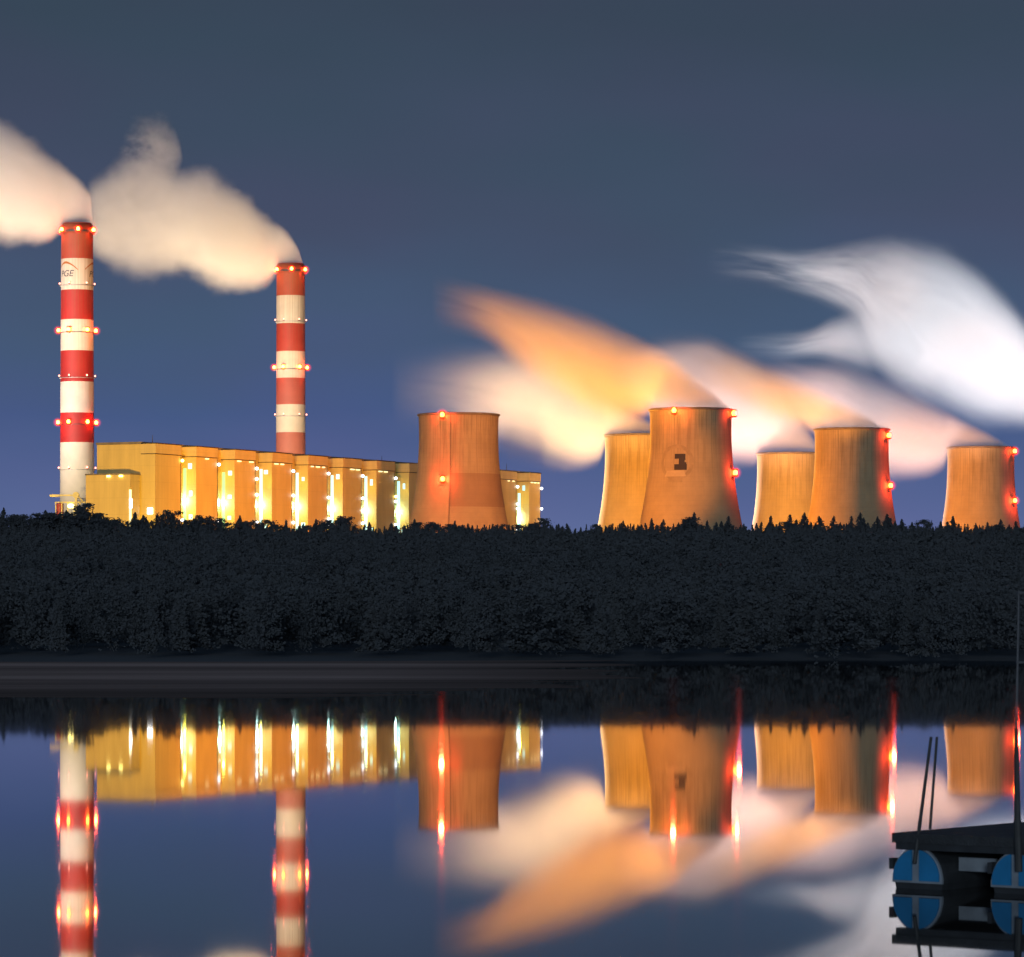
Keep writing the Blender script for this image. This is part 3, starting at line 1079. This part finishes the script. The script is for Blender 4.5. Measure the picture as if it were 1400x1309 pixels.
def plume(name, label, Y, top, bot, dens, depth, dmax, amp=.25, soft=.45, streak=True, nscale=1.0, parent=None, seed=0.0, drift=0.0, erode=1.0):
    """top/bot: outline traced as (px,row); dens/depth: (px, value); everything becomes metres at distance Y"""
    mpp = Y / FPX
    pxs = [p for p, _ in top] + [p for p, _ in bot]
    x0, x1 = min(pxs), max(pxs)
    rows = [r for _, r in top] + [r for _, r in bot]
    zlo, zhi = (max(rows) + 4), (min(rows) - 4)
    W_, H_ = (x1 - x0) * mpp, (zlo - zhi) * mpp
    org = P(x0, zlo, Y)
    nx_ = lambda p: (p - x0) / (x1 - x0)
    nz = lambda r: (zlo - r) / (zlo - zhi)
    dm = max(v for _, v in depth)
    m = bpy.data.materials.new('steam')
    m.use_nodes = True
    nt = m.node_tree
    nt.nodes.remove(nt.nodes['Principled BSDF'])
    out = nt.nodes['Material Output']
    tc = N(nt, 'ShaderNodeTexCoord').outputs['Object']
    sp = N(nt, 'ShaderNodeSeparateXYZ')
    nt.links.new(tc, sp.inputs[0])
    u = math_node(nt, 'DIVIDE', sp.outputs[0], W_, clamp=True)
    ct = float_curve(nt, [(nx_(p), nz(r)) for p, r in top], u)
    cb = float_curve(nt, [(nx_(p), nz(r)) for p, r in bot], u)
    cD = float_curve(nt, [(nx_(p), v) for p, v in dens], u)
    cY = float_curve(nt, [(nx_(p), v / dm) for p, v in depth], u)
    zn = math_node(nt, 'DIVIDE', sp.outputs[2], H_)
    mid = math_node(nt, 'MULTIPLY', math_node(nt, 'ADD', ct.outputs[0], cb.outputs[0]), .5)
    half = math_node(nt, 'MAXIMUM', math_node(nt, 'MULTIPLY', math_node(nt, 'SUBTRACT', ct.outputs[0], cb.outputs[0]), .5), 1.5 / H_)
    v = math_node(nt, 'DIVIDE', math_node(nt, 'SUBTRACT', zn, mid), half)
    yc = math_node(nt, 'MULTIPLY', math_node(nt, 'SUBTRACT', 1.0, u), drift)
    w = math_node(nt, 'DIVIDE', math_node(nt, 'SUBTRACT', sp.outputs[1], yc), math_node(nt, 'MULTIPLY', cY.outputs[0], dm))
    rad = math_node(nt, 'SQRT', math_node(nt, 'ADD', math_node(nt, 'MULTIPLY', v, v), math_node(nt, 'MULTIPLY', w, w)))
    cb_ = N(nt, 'ShaderNodeCombineXYZ')
    if streak:
        nt.links.new(math_node(nt, 'MULTIPLY', sp.outputs[0], .011 * nscale), cb_.inputs[0])
        nt.links.new(math_node(nt, 'MULTIPLY', v, 2.1), cb_.inputs[1])
        nt.links.new(math_node(nt, 'MULTIPLY_ADD', w, 1.4, seed), cb_.inputs[2])
    else:
        nt.links.new(math_node(nt, 'MULTIPLY', sp.outputs[0], .030 * nscale), cb_.inputs[0])
        nt.links.new(math_node(nt, 'MULTIPLY', sp.outputs[2], .036 * nscale), cb_.inputs[1])
        nt.links.new(math_node(nt, 'MULTIPLY_ADD', sp.outputs[1], .030 * nscale, seed), cb_.inputs[2])
    nz_ = noise(nt, cb_.outputs[0], 1.0, 4, .6)
    cf = N(nt, 'ShaderNodeCombineXYZ')                            # finer threads that open up with distance from the mouth
    nt.links.new(math_node(nt, 'MULTIPLY', sp.outputs[0], (.020 if streak else .055) * nscale), cf.inputs[0])
    nt.links.new(math_node(nt, 'MULTIPLY', v, 3.0) if streak else math_node(nt, 'MULTIPLY', sp.outputs[2], .065 * nscale), cf.inputs[1])
    nt.links.new(math_node(nt, 'MULTIPLY_ADD', w, 2.0, seed + 3.0) if streak else math_node(nt, 'MULTIPLY_ADD', sp.outputs[1], .055, seed), cf.inputs[2])
    nf = noise(nt, cf.outputs[0], 1.0, 3 if streak else 5, .55 if streak else .62)
    grow = math_node(nt, 'MULTIPLY_ADD', math_node(nt, 'SUBTRACT', 1.0, u), 1.3, .25)
    rad2 = math_node(nt, 'ADD', rad, math_node(nt, 'MULTIPLY', math_node(nt, 'MULTIPLY_ADD', nz_, 2.0, -1.0), math_node(nt, 'MULTIPLY', grow, amp)))
    rad2 = math_node(nt, 'ADD', rad2, math_node(nt, 'MULTIPLY', math_node(nt, 'MULTIPLY_ADD', nf, 2.0, -1.0), amp * (.35 if streak else 1.15)))
    prof = nt.nodes.new('ShaderNodeMapRange')
    prof.interpolation_type = 'SMOOTHSTEP'
    prof.inputs['From Min'].default_value = 1.15
    prof.inputs['From Max'].default_value = 1.0 - soft
    nt.links.new(rad2, prof.inputs['Value'])
    dn = math_node(nt, 'MULTIPLY', math_node(nt, 'MULTIPLY', prof.outputs[0], cD.outputs[0]), dmax)
    age = math_node(nt, 'POWER', math_node(nt, 'SUBTRACT', 1.0, u), .8)
    er = math_node(nt, 'MULTIPLY', age, erode)
    mixn = math_node(nt, 'ADD', math_node(nt, 'MULTIPLY', nz_, .55), math_node(nt, 'MULTIPLY', nf, .45))
    keep = nt.nodes.new('ShaderNodeMapRange')
    keep.interpolation_type = 'SMOOTHSTEP'
    nt.links.new(mixn, keep.inputs['Value'])
    nt.links.new(math_node(nt, 'MULTIPLY', er, .46), keep.inputs['From Min'])
    nt.links.new(math_node(nt, 'MULTIPLY_ADD', er, .30, .36), keep.inputs['From Max'])
    body = math_node(nt, 'MULTIPLY', dn, math_node(nt, 'MULTIPLY', keep.outputs[0], math_node(nt, 'MULTIPLY_ADD', mixn, 1.5, .3)))
    pv = nt.nodes.new('ShaderNodeVolumePrincipled')
    pv.inputs['Color'].default_value = (.97, .97, .97, 1)
    pv.inputs['Anisotropy'].default_value = 0.0
    nt.links.new(body, pv.inputs['Density'])
    nt.links.new(pv.outputs[0], out.inputs['Volume'])
    # the hull round the steam
    nt_ = ct.mapping, cb.mapping, cY.mapping
    nseg, nr = 44, 22
    vs, fs = [], []
    for i in range(nseg + 1):
        uu = i / nseg
        a_ = [mp.evaluate(mp.curves[0], uu) for mp in nt_]
        mz, hz = (a_[0] + a_[1]) / 2 * H_, max((a_[0] - a_[1]) / 2 * H_, 1.5)
        hy = max(a_[2] * dm, 1.0)
        k = 1.15 + amp * (.25 + 1.3 * (1 - uu)) * .55
        for j in range(nr):
            t = 2 * math.pi * j / nr
            vs.append((uu * W_, (1 - uu) * drift + hy * k * 1.04 * math.cos(t), mz + hz * k * 1.04 * math.sin(t)))
    for i in range(nseg):
        for j in range(nr):
            q = (j + 1) % nr
            fs.append((i * nr + j, i * nr + q, (i + 1) * nr + q, (i + 1) * nr + j))
    fs.append(tuple(range(nr))[::-1])
    fs.append(tuple(nseg * nr + j for j in range(nr)))
    o = mesh_obj(name, vs, fs, m, None, org)
    if parent is None:
        o['label'] = label
        o['category'] = 'steam plume'
        o['group'] = 'steam plumes blown to the left'
    else:
        o.parent = parent
        o.location = org - parent.location
    return o


plume('smoke_plume', 'cream smoke plume of the taller chimney leaving the picture at its left edge', 3138,
      [(-170, 90), (-60, 135), (0, 168), (16, 174), (41, 193), (69, 215), (94, 232), (110, 245), (124, 266), (130, 287), (128.5, 304)],
      [(-170, 350), (-60, 344), (0, 328), (13, 334), (31, 333), (63, 331), (80, 318), (88, 309), (128.5, 309)],
      [(-170, .0), (-120, .5), (0, .55), (60, .7), (100, .95), (128.5, 1)], [(-170, 75), (0, 50), (60, 34), (90, 18), (110, 12), (128.5, 6)],
      .062, amp=.20, soft=.42, streak=False, seed=3.3, erode=.5)
short = plume('smoke_plume', 'cream smoke plume of the shorter chimney with a wisp curling upwards', 3497,
      [(120, 250), (140, 240), (160, 226), (180, 216), (205, 219), (226, 227), (251, 234), (277, 231), (302, 246), (339, 270), (358, 291), (390, 315), (405, 334), (414, 358)],
      [(120, 345), (140, 360), (170, 372), (188, 377), (251, 373), (270, 378), (289, 391), (320, 397), (361, 391), (377, 378), (383, 365), (414, 364)],
      [(120, .0), (136, .28), (175, .30), (240, .36), (300, .55), (370, .8), (395, 1), (414, 1)], [(120, 50), (250, 52), (330, 40), (380, 16), (400, 12), (414, 6)],
      .062, amp=.21, soft=.44, streak=False, seed=9.1, erode=.55)
plume('wisp', '', 3497,
      [(148, 214), (158, 198), (170, 172), (180, 156), (196, 154), (217, 157), (234, 168), (244, 186), (250, 212)],
      [(148, 226), (165, 240), (190, 262), (210, 266), (230, 262), (243, 240), (250, 222)],
      [(148, 0), (160, .5), (180, .9), (200, 1), (225, .9), (240, .7), (250, 0)], [(148, 18), (200, 28), (250, 16)],
      .024, amp=.46, soft=.95, streak=False, seed=14.2, parent=short, erode=1.35, nscale=1.5)
plume('steam_plume', 'deep orange steam plume streaming from the tower with the dark emblem', 2881,
      [(590, 372), (673, 392), (701, 399), (749, 414), (796, 431), (843, 450), (890, 470), (921, 488), (953, 517), (981, 540), (999, 558)],
      [(590, 452), (664, 470), (701, 500), (764, 545), (811, 572), (850, 580), (878, 576), (890, 567), (999, 567)],
      [(590, 0), (670, .2), (740, .38), (800, .6), (880, .9), (999, 1)], [(590, 40), (760, 42), (880, 34), (944, 31), (985, 20), (999, 7)],
      .050, amp=.26, soft=.85, seed=1.7, erode=.62)
plume('steam_plume', 'pale cream steam plume blowing left behind the orange one', 3287,
      [(535, 478), (607, 476), (639, 476), (701, 476), (749, 482), (811, 530), (850, 558), (880, 572), (910, 585), (925, 593)],
      [(535, 590), (591, 592), (623, 600), (670, 615), (701, 625), (749, 636), (780, 640), (815, 634), (829, 610), (838, 601), (925, 600)],
      [(535, 0), (600, .06), (660, .26), (720, .62), (800, 1), (925, 1)], [(535, 45), (700, 45), (820, 34), (876, 31), (915, 18), (925, 7)],
      .042, amp=.26, soft=.95, seed=5.2, erode=.62)
plume('steam_plume', 'orange to pink steam plume leaving the maroon shaded cooling tower', 3185,
      [(880, 452), (961, 458), (995, 471), (1040, 493), (1091, 517), (1143, 545), (1181, 566), (1200, 578), (1213, 588)],
      [(880, 530), (961, 545), (1000, 550), (1040, 568), (1070, 580), (1100, 588), (1114, 594), (1213, 594)],
      [(880, 0), (970, .3), (1030, .5), (1090, .8), (1213, 1)], [(880, 40), (1050, 38), (1120, 33), (1164, 31), (1200, 18), (1213, 7)],
      .042, amp=.22, soft=.8, seed=7.9, erode=.62)
plume('steam_plume', 'salmon pink steam plume low between the emblem tower and maroon shaded tower', 3656,
      [(840, 480), (900, 470), (950, 466), (1000, 486), (1040, 510), (1085, 560), (1110, 595), (1122, 617)],
      [(840, 540), (900, 580), (960, 620), (1003, 636), (1030, 636), (1040, 627), (1122, 627)],
      [(840, 0), (900, .5), (980, .85), (1122, 1)], [(840, 50), (1000, 42), (1079, 31), (1112, 18), (1122, 7)],
      .042, amp=.22, soft=.9, seed=2.6, erode=.62)
plume('steam_plume', 'pinkish white steam plume of the rightmost cooling tower', 3529,
      [(1045, 485), (1109, 492), (1143, 495), (1194, 512), (1246, 537), (1280, 555), (1331, 582), (1360, 597), (1383, 611)],
      [(1045, 560), (1120, 595), (1160, 620), (1190, 650), (1218, 655), (1263, 653), (1290, 641), (1298, 622), (1310, 618), (1383, 618)],
      [(1045, 0), (1130, .4), (1190, .75), (1250, .95), (1383, 1)], [(1045, 45), (1230, 42), (1300, 34), (1341, 31), (1372, 18), (1383, 7)],
      .038, amp=.22, soft=.9, seed=8.8, erode=.62)
big = plume('steam_plume', 'large white steam bank entering from the right edge above the rightmost plume', 3900,
            [(965, 325), (1050, 335), (1091, 340), (1160, 332), (1215, 326), (1263, 337), (1314, 359), (1366, 400), (1400, 438), (1440, 488), (1480, 545)],
            [(965, 385), (1040, 392), (1091, 404), (1143, 424), (1170, 444), (1188, 480), (1205, 512), (1229, 532), (1297, 558), (1349, 580), (1400, 586), (1440, 592), (1480, 600)],
            [(965, 0), (1050, .25), (1120, .55), (1200, .75), (1300, 1), (1480, 1)], [(965, 40), (1150, 55), (1300, 80), (1480, 60)],
            .030, amp=.34, soft=.92, seed=4.4, erode=1.05)
plume('wisp', '', 3900,
      [(1000, 455), (1070, 452), (1100, 450), (1140, 432), (1180, 420), (1220, 436), (1260, 478)],
      [(1000, 492), (1070, 496), (1110, 492), (1150, 500), (1194, 512), (1230, 512), (1260, 484)],
      [(1000, 0), (1070, .3), (1140, .65), (1185, .5), (1240, .0), (1260, .0)], [(1000, 30), (1150, 45), (1260, 60)],
      .018, amp=.28, soft=.95, seed=6.1, parent=big, erode=.9)

# ------------------------------------------------------------------ plant floodlights and added steam fills (stand behind the ridge, out of sight)
SOD, WARM = (1.0, 0.36, 0.035), (1.0, 0.62, 0.22)
LIGHTS = [
    # name, loc, target, power, colour, cone
    ('yard_flood', (-420, 2250, 42), CH1 + Vector((0, 0, 60)), 1.2e7, (1.0, .72, .28), 14),
    ('yard_flood', (-480, 2600, 38), CH1 + Vector((0, 0, 215)), 0.5e7, (1.0, .66, .24), 36),
    ('yard_flood', (-255, 3110, 36), CH2 + Vector((0, 0, 225)), 0.8e7, (1.0, .66, .24), 40),
    ('yard_flood', (-215, 2335, 44), (-275, 2775, 95), 1.15e7, (1.0, .54, .06), 40),
    ('yard_flood', (60, 2450, 40), (-130, 3010, 80), 1.2e7, (1.0, .30, .010), 62),
    ('yard_flood', (-160, 2350, 42), (-42, 2954, 100), 0.7e7, (1.0, .28, .05), 18),
    ('yard_flood', (-60, 2300, 40), (126, 2900, 118), 2.1e7, (1.0, .28, .008), 11),
    ('yard_flood', (40, 3110, 44), (286, 3185, 100), 5.5e6, (1.0, .28, .008), 66),
    ('yard_flood', (190, 3300, 44), (438, 3529, 100), 8.0e6, (1.0, .28, .008), 50),
    ('yard_flood', (30, 2800, 44), (112, 3287, 100), 1.7e7, (1.0, .37, .015), 24),
    ('yard_flood', (180, 3250, 44), (269, 3656, 90), 1.1e7, (1.0, .35, .012), 30),
    # lights that catch the steam, mostly standing behind the towers
    ('stack_flood_or_fill', (-470, 3350, 40), P(30, 260, 3138), 0.9e7, (1.0, .74, .44), 60),
    ('stack_flood_or_fill', (-280, 3700, 40), P(270, 310, 3497), 1.1e7, (1.0, .74, .44), 60),
    ('stack_flood_or_fill', (-760, 2520, 40), P(180, 280, 3360), 3.8e7, (1.0, .82, .74), 34),  # unseen front fill, added to whiten and even out the smoke
    ('stack_flood_or_fill', (55, 3010, 40), P(830, 490, 2881), 1.0e7, (1.0, .36, .03), 60),
    ('stack_flood_or_fill', (-70, 3530, 40), P(700, 560, 3287), 2.0e7, (1.0, .62, .36), 80),
    ('stack_flood_or_fill', (20, 3440, 40), P(775, 585, 3287), 5.0e6, (1.0, .66, .32), 60),
    ('stack_flood_or_fill', (200, 3330, 40), P(1120, 540, 3185), 4.5e6, (1.0, .45, .12), 55),
    ('stack_flood_or_fill', (140, 3800, 40), P(1000, 560, 3656), 1.6e7, (1.0, .58, .46), 80),
    ('stack_flood_or_fill', (340, 3680, 40), P(1240, 590, 3529), 6.0e6, (1.0, .70, .64), 80),
    ('mouth_fill', (-10, 2300, 40), (128, 2881, 188), 3.2e7, (1.0, .34, .03), 7),  # unseen spots added in front to brighten steam at the mouths
    ('mouth_fill', (200, 2500, 40), (280, 3185, 194), 3.6e7, (1.0, .36, .05), 6),
    ('mouth_fill', (330, 2700, 40), (430, 3529, 196), 3.6e7, (1.0, .50, .34), 6),
    ('mouth_fill', (190, 3150, 40), (262, 3656, 188), 1.3e7, (1.0, .48, .32), 9),
    ('mouth_fill', (10, 2700, 40), (106, 3287, 188), 1.5e7, (1.0, .52, .20), 8),
    ('stack_flood_or_fill', (330, 4360, 40), P(1180, 390, 3900), 1.7e7, (.90, .92, 1.0), 60),
    ('stack_flood_or_fill', (1000, 3300, 40), P(1290, 440, 3900), 7.2e7, (.96, .95, 1.0), 34),
    ('stack_flood_or_fill', (700, 4150, 40), P(1330, 460, 3900), 0.15e7, (.92, .96, 1.0), 70),
]
for nme, loc, tgt, pw, col, cone in LIGHTS:
    lamp(nme, loc, pw, col, 10.0, 'SPOT', tgt, cone, .6)

# ------------------------------------------------------------------ raft on two floats
c0 = Vector((5.58, 55.5, 0))
rot = math.atan2(-1.2, 1.54)
RA = thing('pontoon_raft', 'dark flat decked raft on blue fronted floats moored at the lower right', 'raft', (c0.x, c0.y, 0), rot)
# local: +x along the near edge (right, towards the camera), +y back along the floats
DL, DW = 4.4, 6.2
bm = bmesh.new()
z_d = .816
for k in range(11):
    add_box(bm, (DL / 2, .285 + k * .565, z_d - .07), (DL, .55, .14))
deck = bm_obj('deck', bm, M['raft_deck'], RA)
bmv = bmesh.new()
add_box(bmv, (DL / 2, .10, z_d - .19), (DL - .1, .12, .10))
add_box(bmv, (DL / 2, 3.0, z_d - .19), (DL - .1, .12, .10))
bm_obj('cross_beam', bmv, M['raft_dark'], RA)
FR = .43


def half_disc(bm, cx, yy, r, z0, ztop, a0, a1, n=16, thick=.03):
    """sector of a rounded float end, between x offsets a0..a1, from z0 up to the arc"""
    pts = [(cx + a0, z0)]
    for i in range(n + 1):
        x = a0 + (a1 - a0) * i / n
        pts.append((cx + x, z0 + (ztop - z0) * math.sqrt(max(0, 1 - (x / r) ** 2))))
    pts.append((cx + a1, z0))
    f0 = [bm.verts.new((x, yy, z)) for x, z in pts]
    f1 = [bm.verts.new((x, yy + thick, z)) for x, z in pts]
    bm.faces.new(f0)
    bm.faces.new(f1[::-1])
    for i in range(len(pts)):
        j = (i + 1) % len(pts)
        bm.faces.new((f0[j], f0[i], f1[i], f1[j]))


for n_, fx in enumerate((.385, 2.06)):
    bm = bmesh.new()
    rows = []
    for yy, kk in ((.14, .96), (.25, 1.0), (5.6, 1.0), (6.0, .7)):
        ring = []
        for i in range(20):
            t = 2 * math.pi * i / 20
            zz_ = math.sin(t)
            ring.append(bm.verts.new((fx + FR * kk * math.cos(t), yy, .10 + (zz_ * .48 if zz_ > 0 else zz_ * .32) * kk)))
        rows.append(ring)
    for a_, b_ in zip(rows, rows[1:]):
        for i in range(20):
            j = (i + 1) % 20
            bm.faces.new((a_[i], a_[j], b_[j], b_[i]))
    bm.faces.new(rows[0][::-1])
    bm.faces.new(rows[-1])
    fl = bm_obj('float', bm, M['raft_dark'], RA, smooth=False)
    bm = bmesh.new()
    half_disc(bm, fx, .085, FR, .09, .62, -FR + .005, FR - .005, 28, .05)
    bm_obj('end_plate', bm, M['raft_grey'], fl)
    bm = bmesh.new()
    half_disc(bm, fx, .050, FR - .03, .125, .585, -FR + .045, -.075, 14, .03)
    half_disc(bm, fx, .050, FR - .03, .125, .585, .055, FR - .04, 14, .03)
    bm_obj('blue_panel', bm, M['raft_blue'], fl)
    bm = bmesh.new()
    add_box(bm, (fx + .02, .3, .63), (.46, .3, .07))
    bm_obj('bracket', bm, M['raft_grey'], fl)
    bm = bmesh.new()
    add_box(bm, (fx - FR - .02, .16, .36), (.07, .14, .16))
    bm_obj('fender', bm, M['raft_dark'], fl)
bm = bmesh.new()
add_box(bm, (1.10, .62, .36), (.62, .05, .20))
bm_obj('side_board', bm, M['raft_grey'], RA)
bm = bmesh.new()
add_box(bm, (DL / 2, 2.2, .28), (DL - .3, .06, .80))
bm_obj('sky_blocker', bm, M['raft_dark'], RA)  # panel added to block sky showing through under the deck
for bx_ in (.385, 2.06):
    bm = bmesh.new()
    add_box(bm, (bx_, 3.2, .60), (.16, 5.4, .146))
    bm_obj('filler_beam', bm, M['raft_dark'], RA)  # beams added to close the bright gap between floats and deck
RAM = Matrix.Translation(c0) @ Matrix.Rotation(rot, 4, 'Z')
RAI = RAM.inverted()


def raft_pt(px, py, Y):
    return RAI @ P(px, py, Y)


bm = bmesh.new()
Yp = (RAM @ Vector((.385, -.06, 0))).y
add_tube(bm, raft_pt(1250.5, 1181, Yp - .03), raft_pt(1273, 1008, Yp + .35), .030, .022, 8)
bm_obj('pole', bm, M['pole'], RA)
bm = bmesh.new()
Yq = Yp + .9
add_tube(bm, raft_pt(1271.5, 1134, Yq), raft_pt(1281, 1008, Yq + .2), .023, .020, 8)
bm_obj('pole', bm, M['pole'], RA)
Ym = (RAM @ Vector((2.06, -.08, 0))).y
bm = bmesh.new()
add_tube(bm, raft_pt(1393, 1192, Ym), raft_pt(1391, 1122, Ym), .056, .056, 10)
add_tube(bm, raft_pt(1391, 1122, Ym), raft_pt(1389.5, 996, Ym), .050, .030, 10)
mast = bm_obj('mast', bm, M['pole'], RA)
bm = bmesh.new()
add_tube(bm, raft_pt(1389.5, 1000, Ym), raft_pt(1393, 808, Ym), .020, .013, 8)
bm_obj('top_mast', bm, M['pole_pale'], mast)
for (px_, py_) in ((1391, 906), (1393, 811)):
    bm = bmesh.new()
    a_ = raft_pt(px_ - 1.5, py_, Ym)
    b_ = raft_pt(px_ + 22, py_, Ym + .02)
    add_tube(bm, a_, b_, .020, .014, 8)
    bm_obj('spreader', bm, M['pole_pale'], mast)

# ------------------------------------------------------------------ render settings
S.render.engine = 'CYCLES'
C = S.cycles
C.use_denoising = True
try:
    C.denoiser = 'OPENIMAGEDENOISE'
except Exception:
    pass
C.max_bounces = 6
C.diffuse_bounces = 2
C.glossy_bounces = 3
C.transparent_max_bounces = 8
C.volume_bounces = 3
C.volume_step_rate = 0.4
C.volume_max_steps = 256
C.sample_clamp_indirect = 6.0
C.use_light_tree = True
S.view_settings.view_transform = 'Standard'
S.view_settings.look = 'None'
S.view_settings.exposure = 0
S.view_settings.gamma = 1
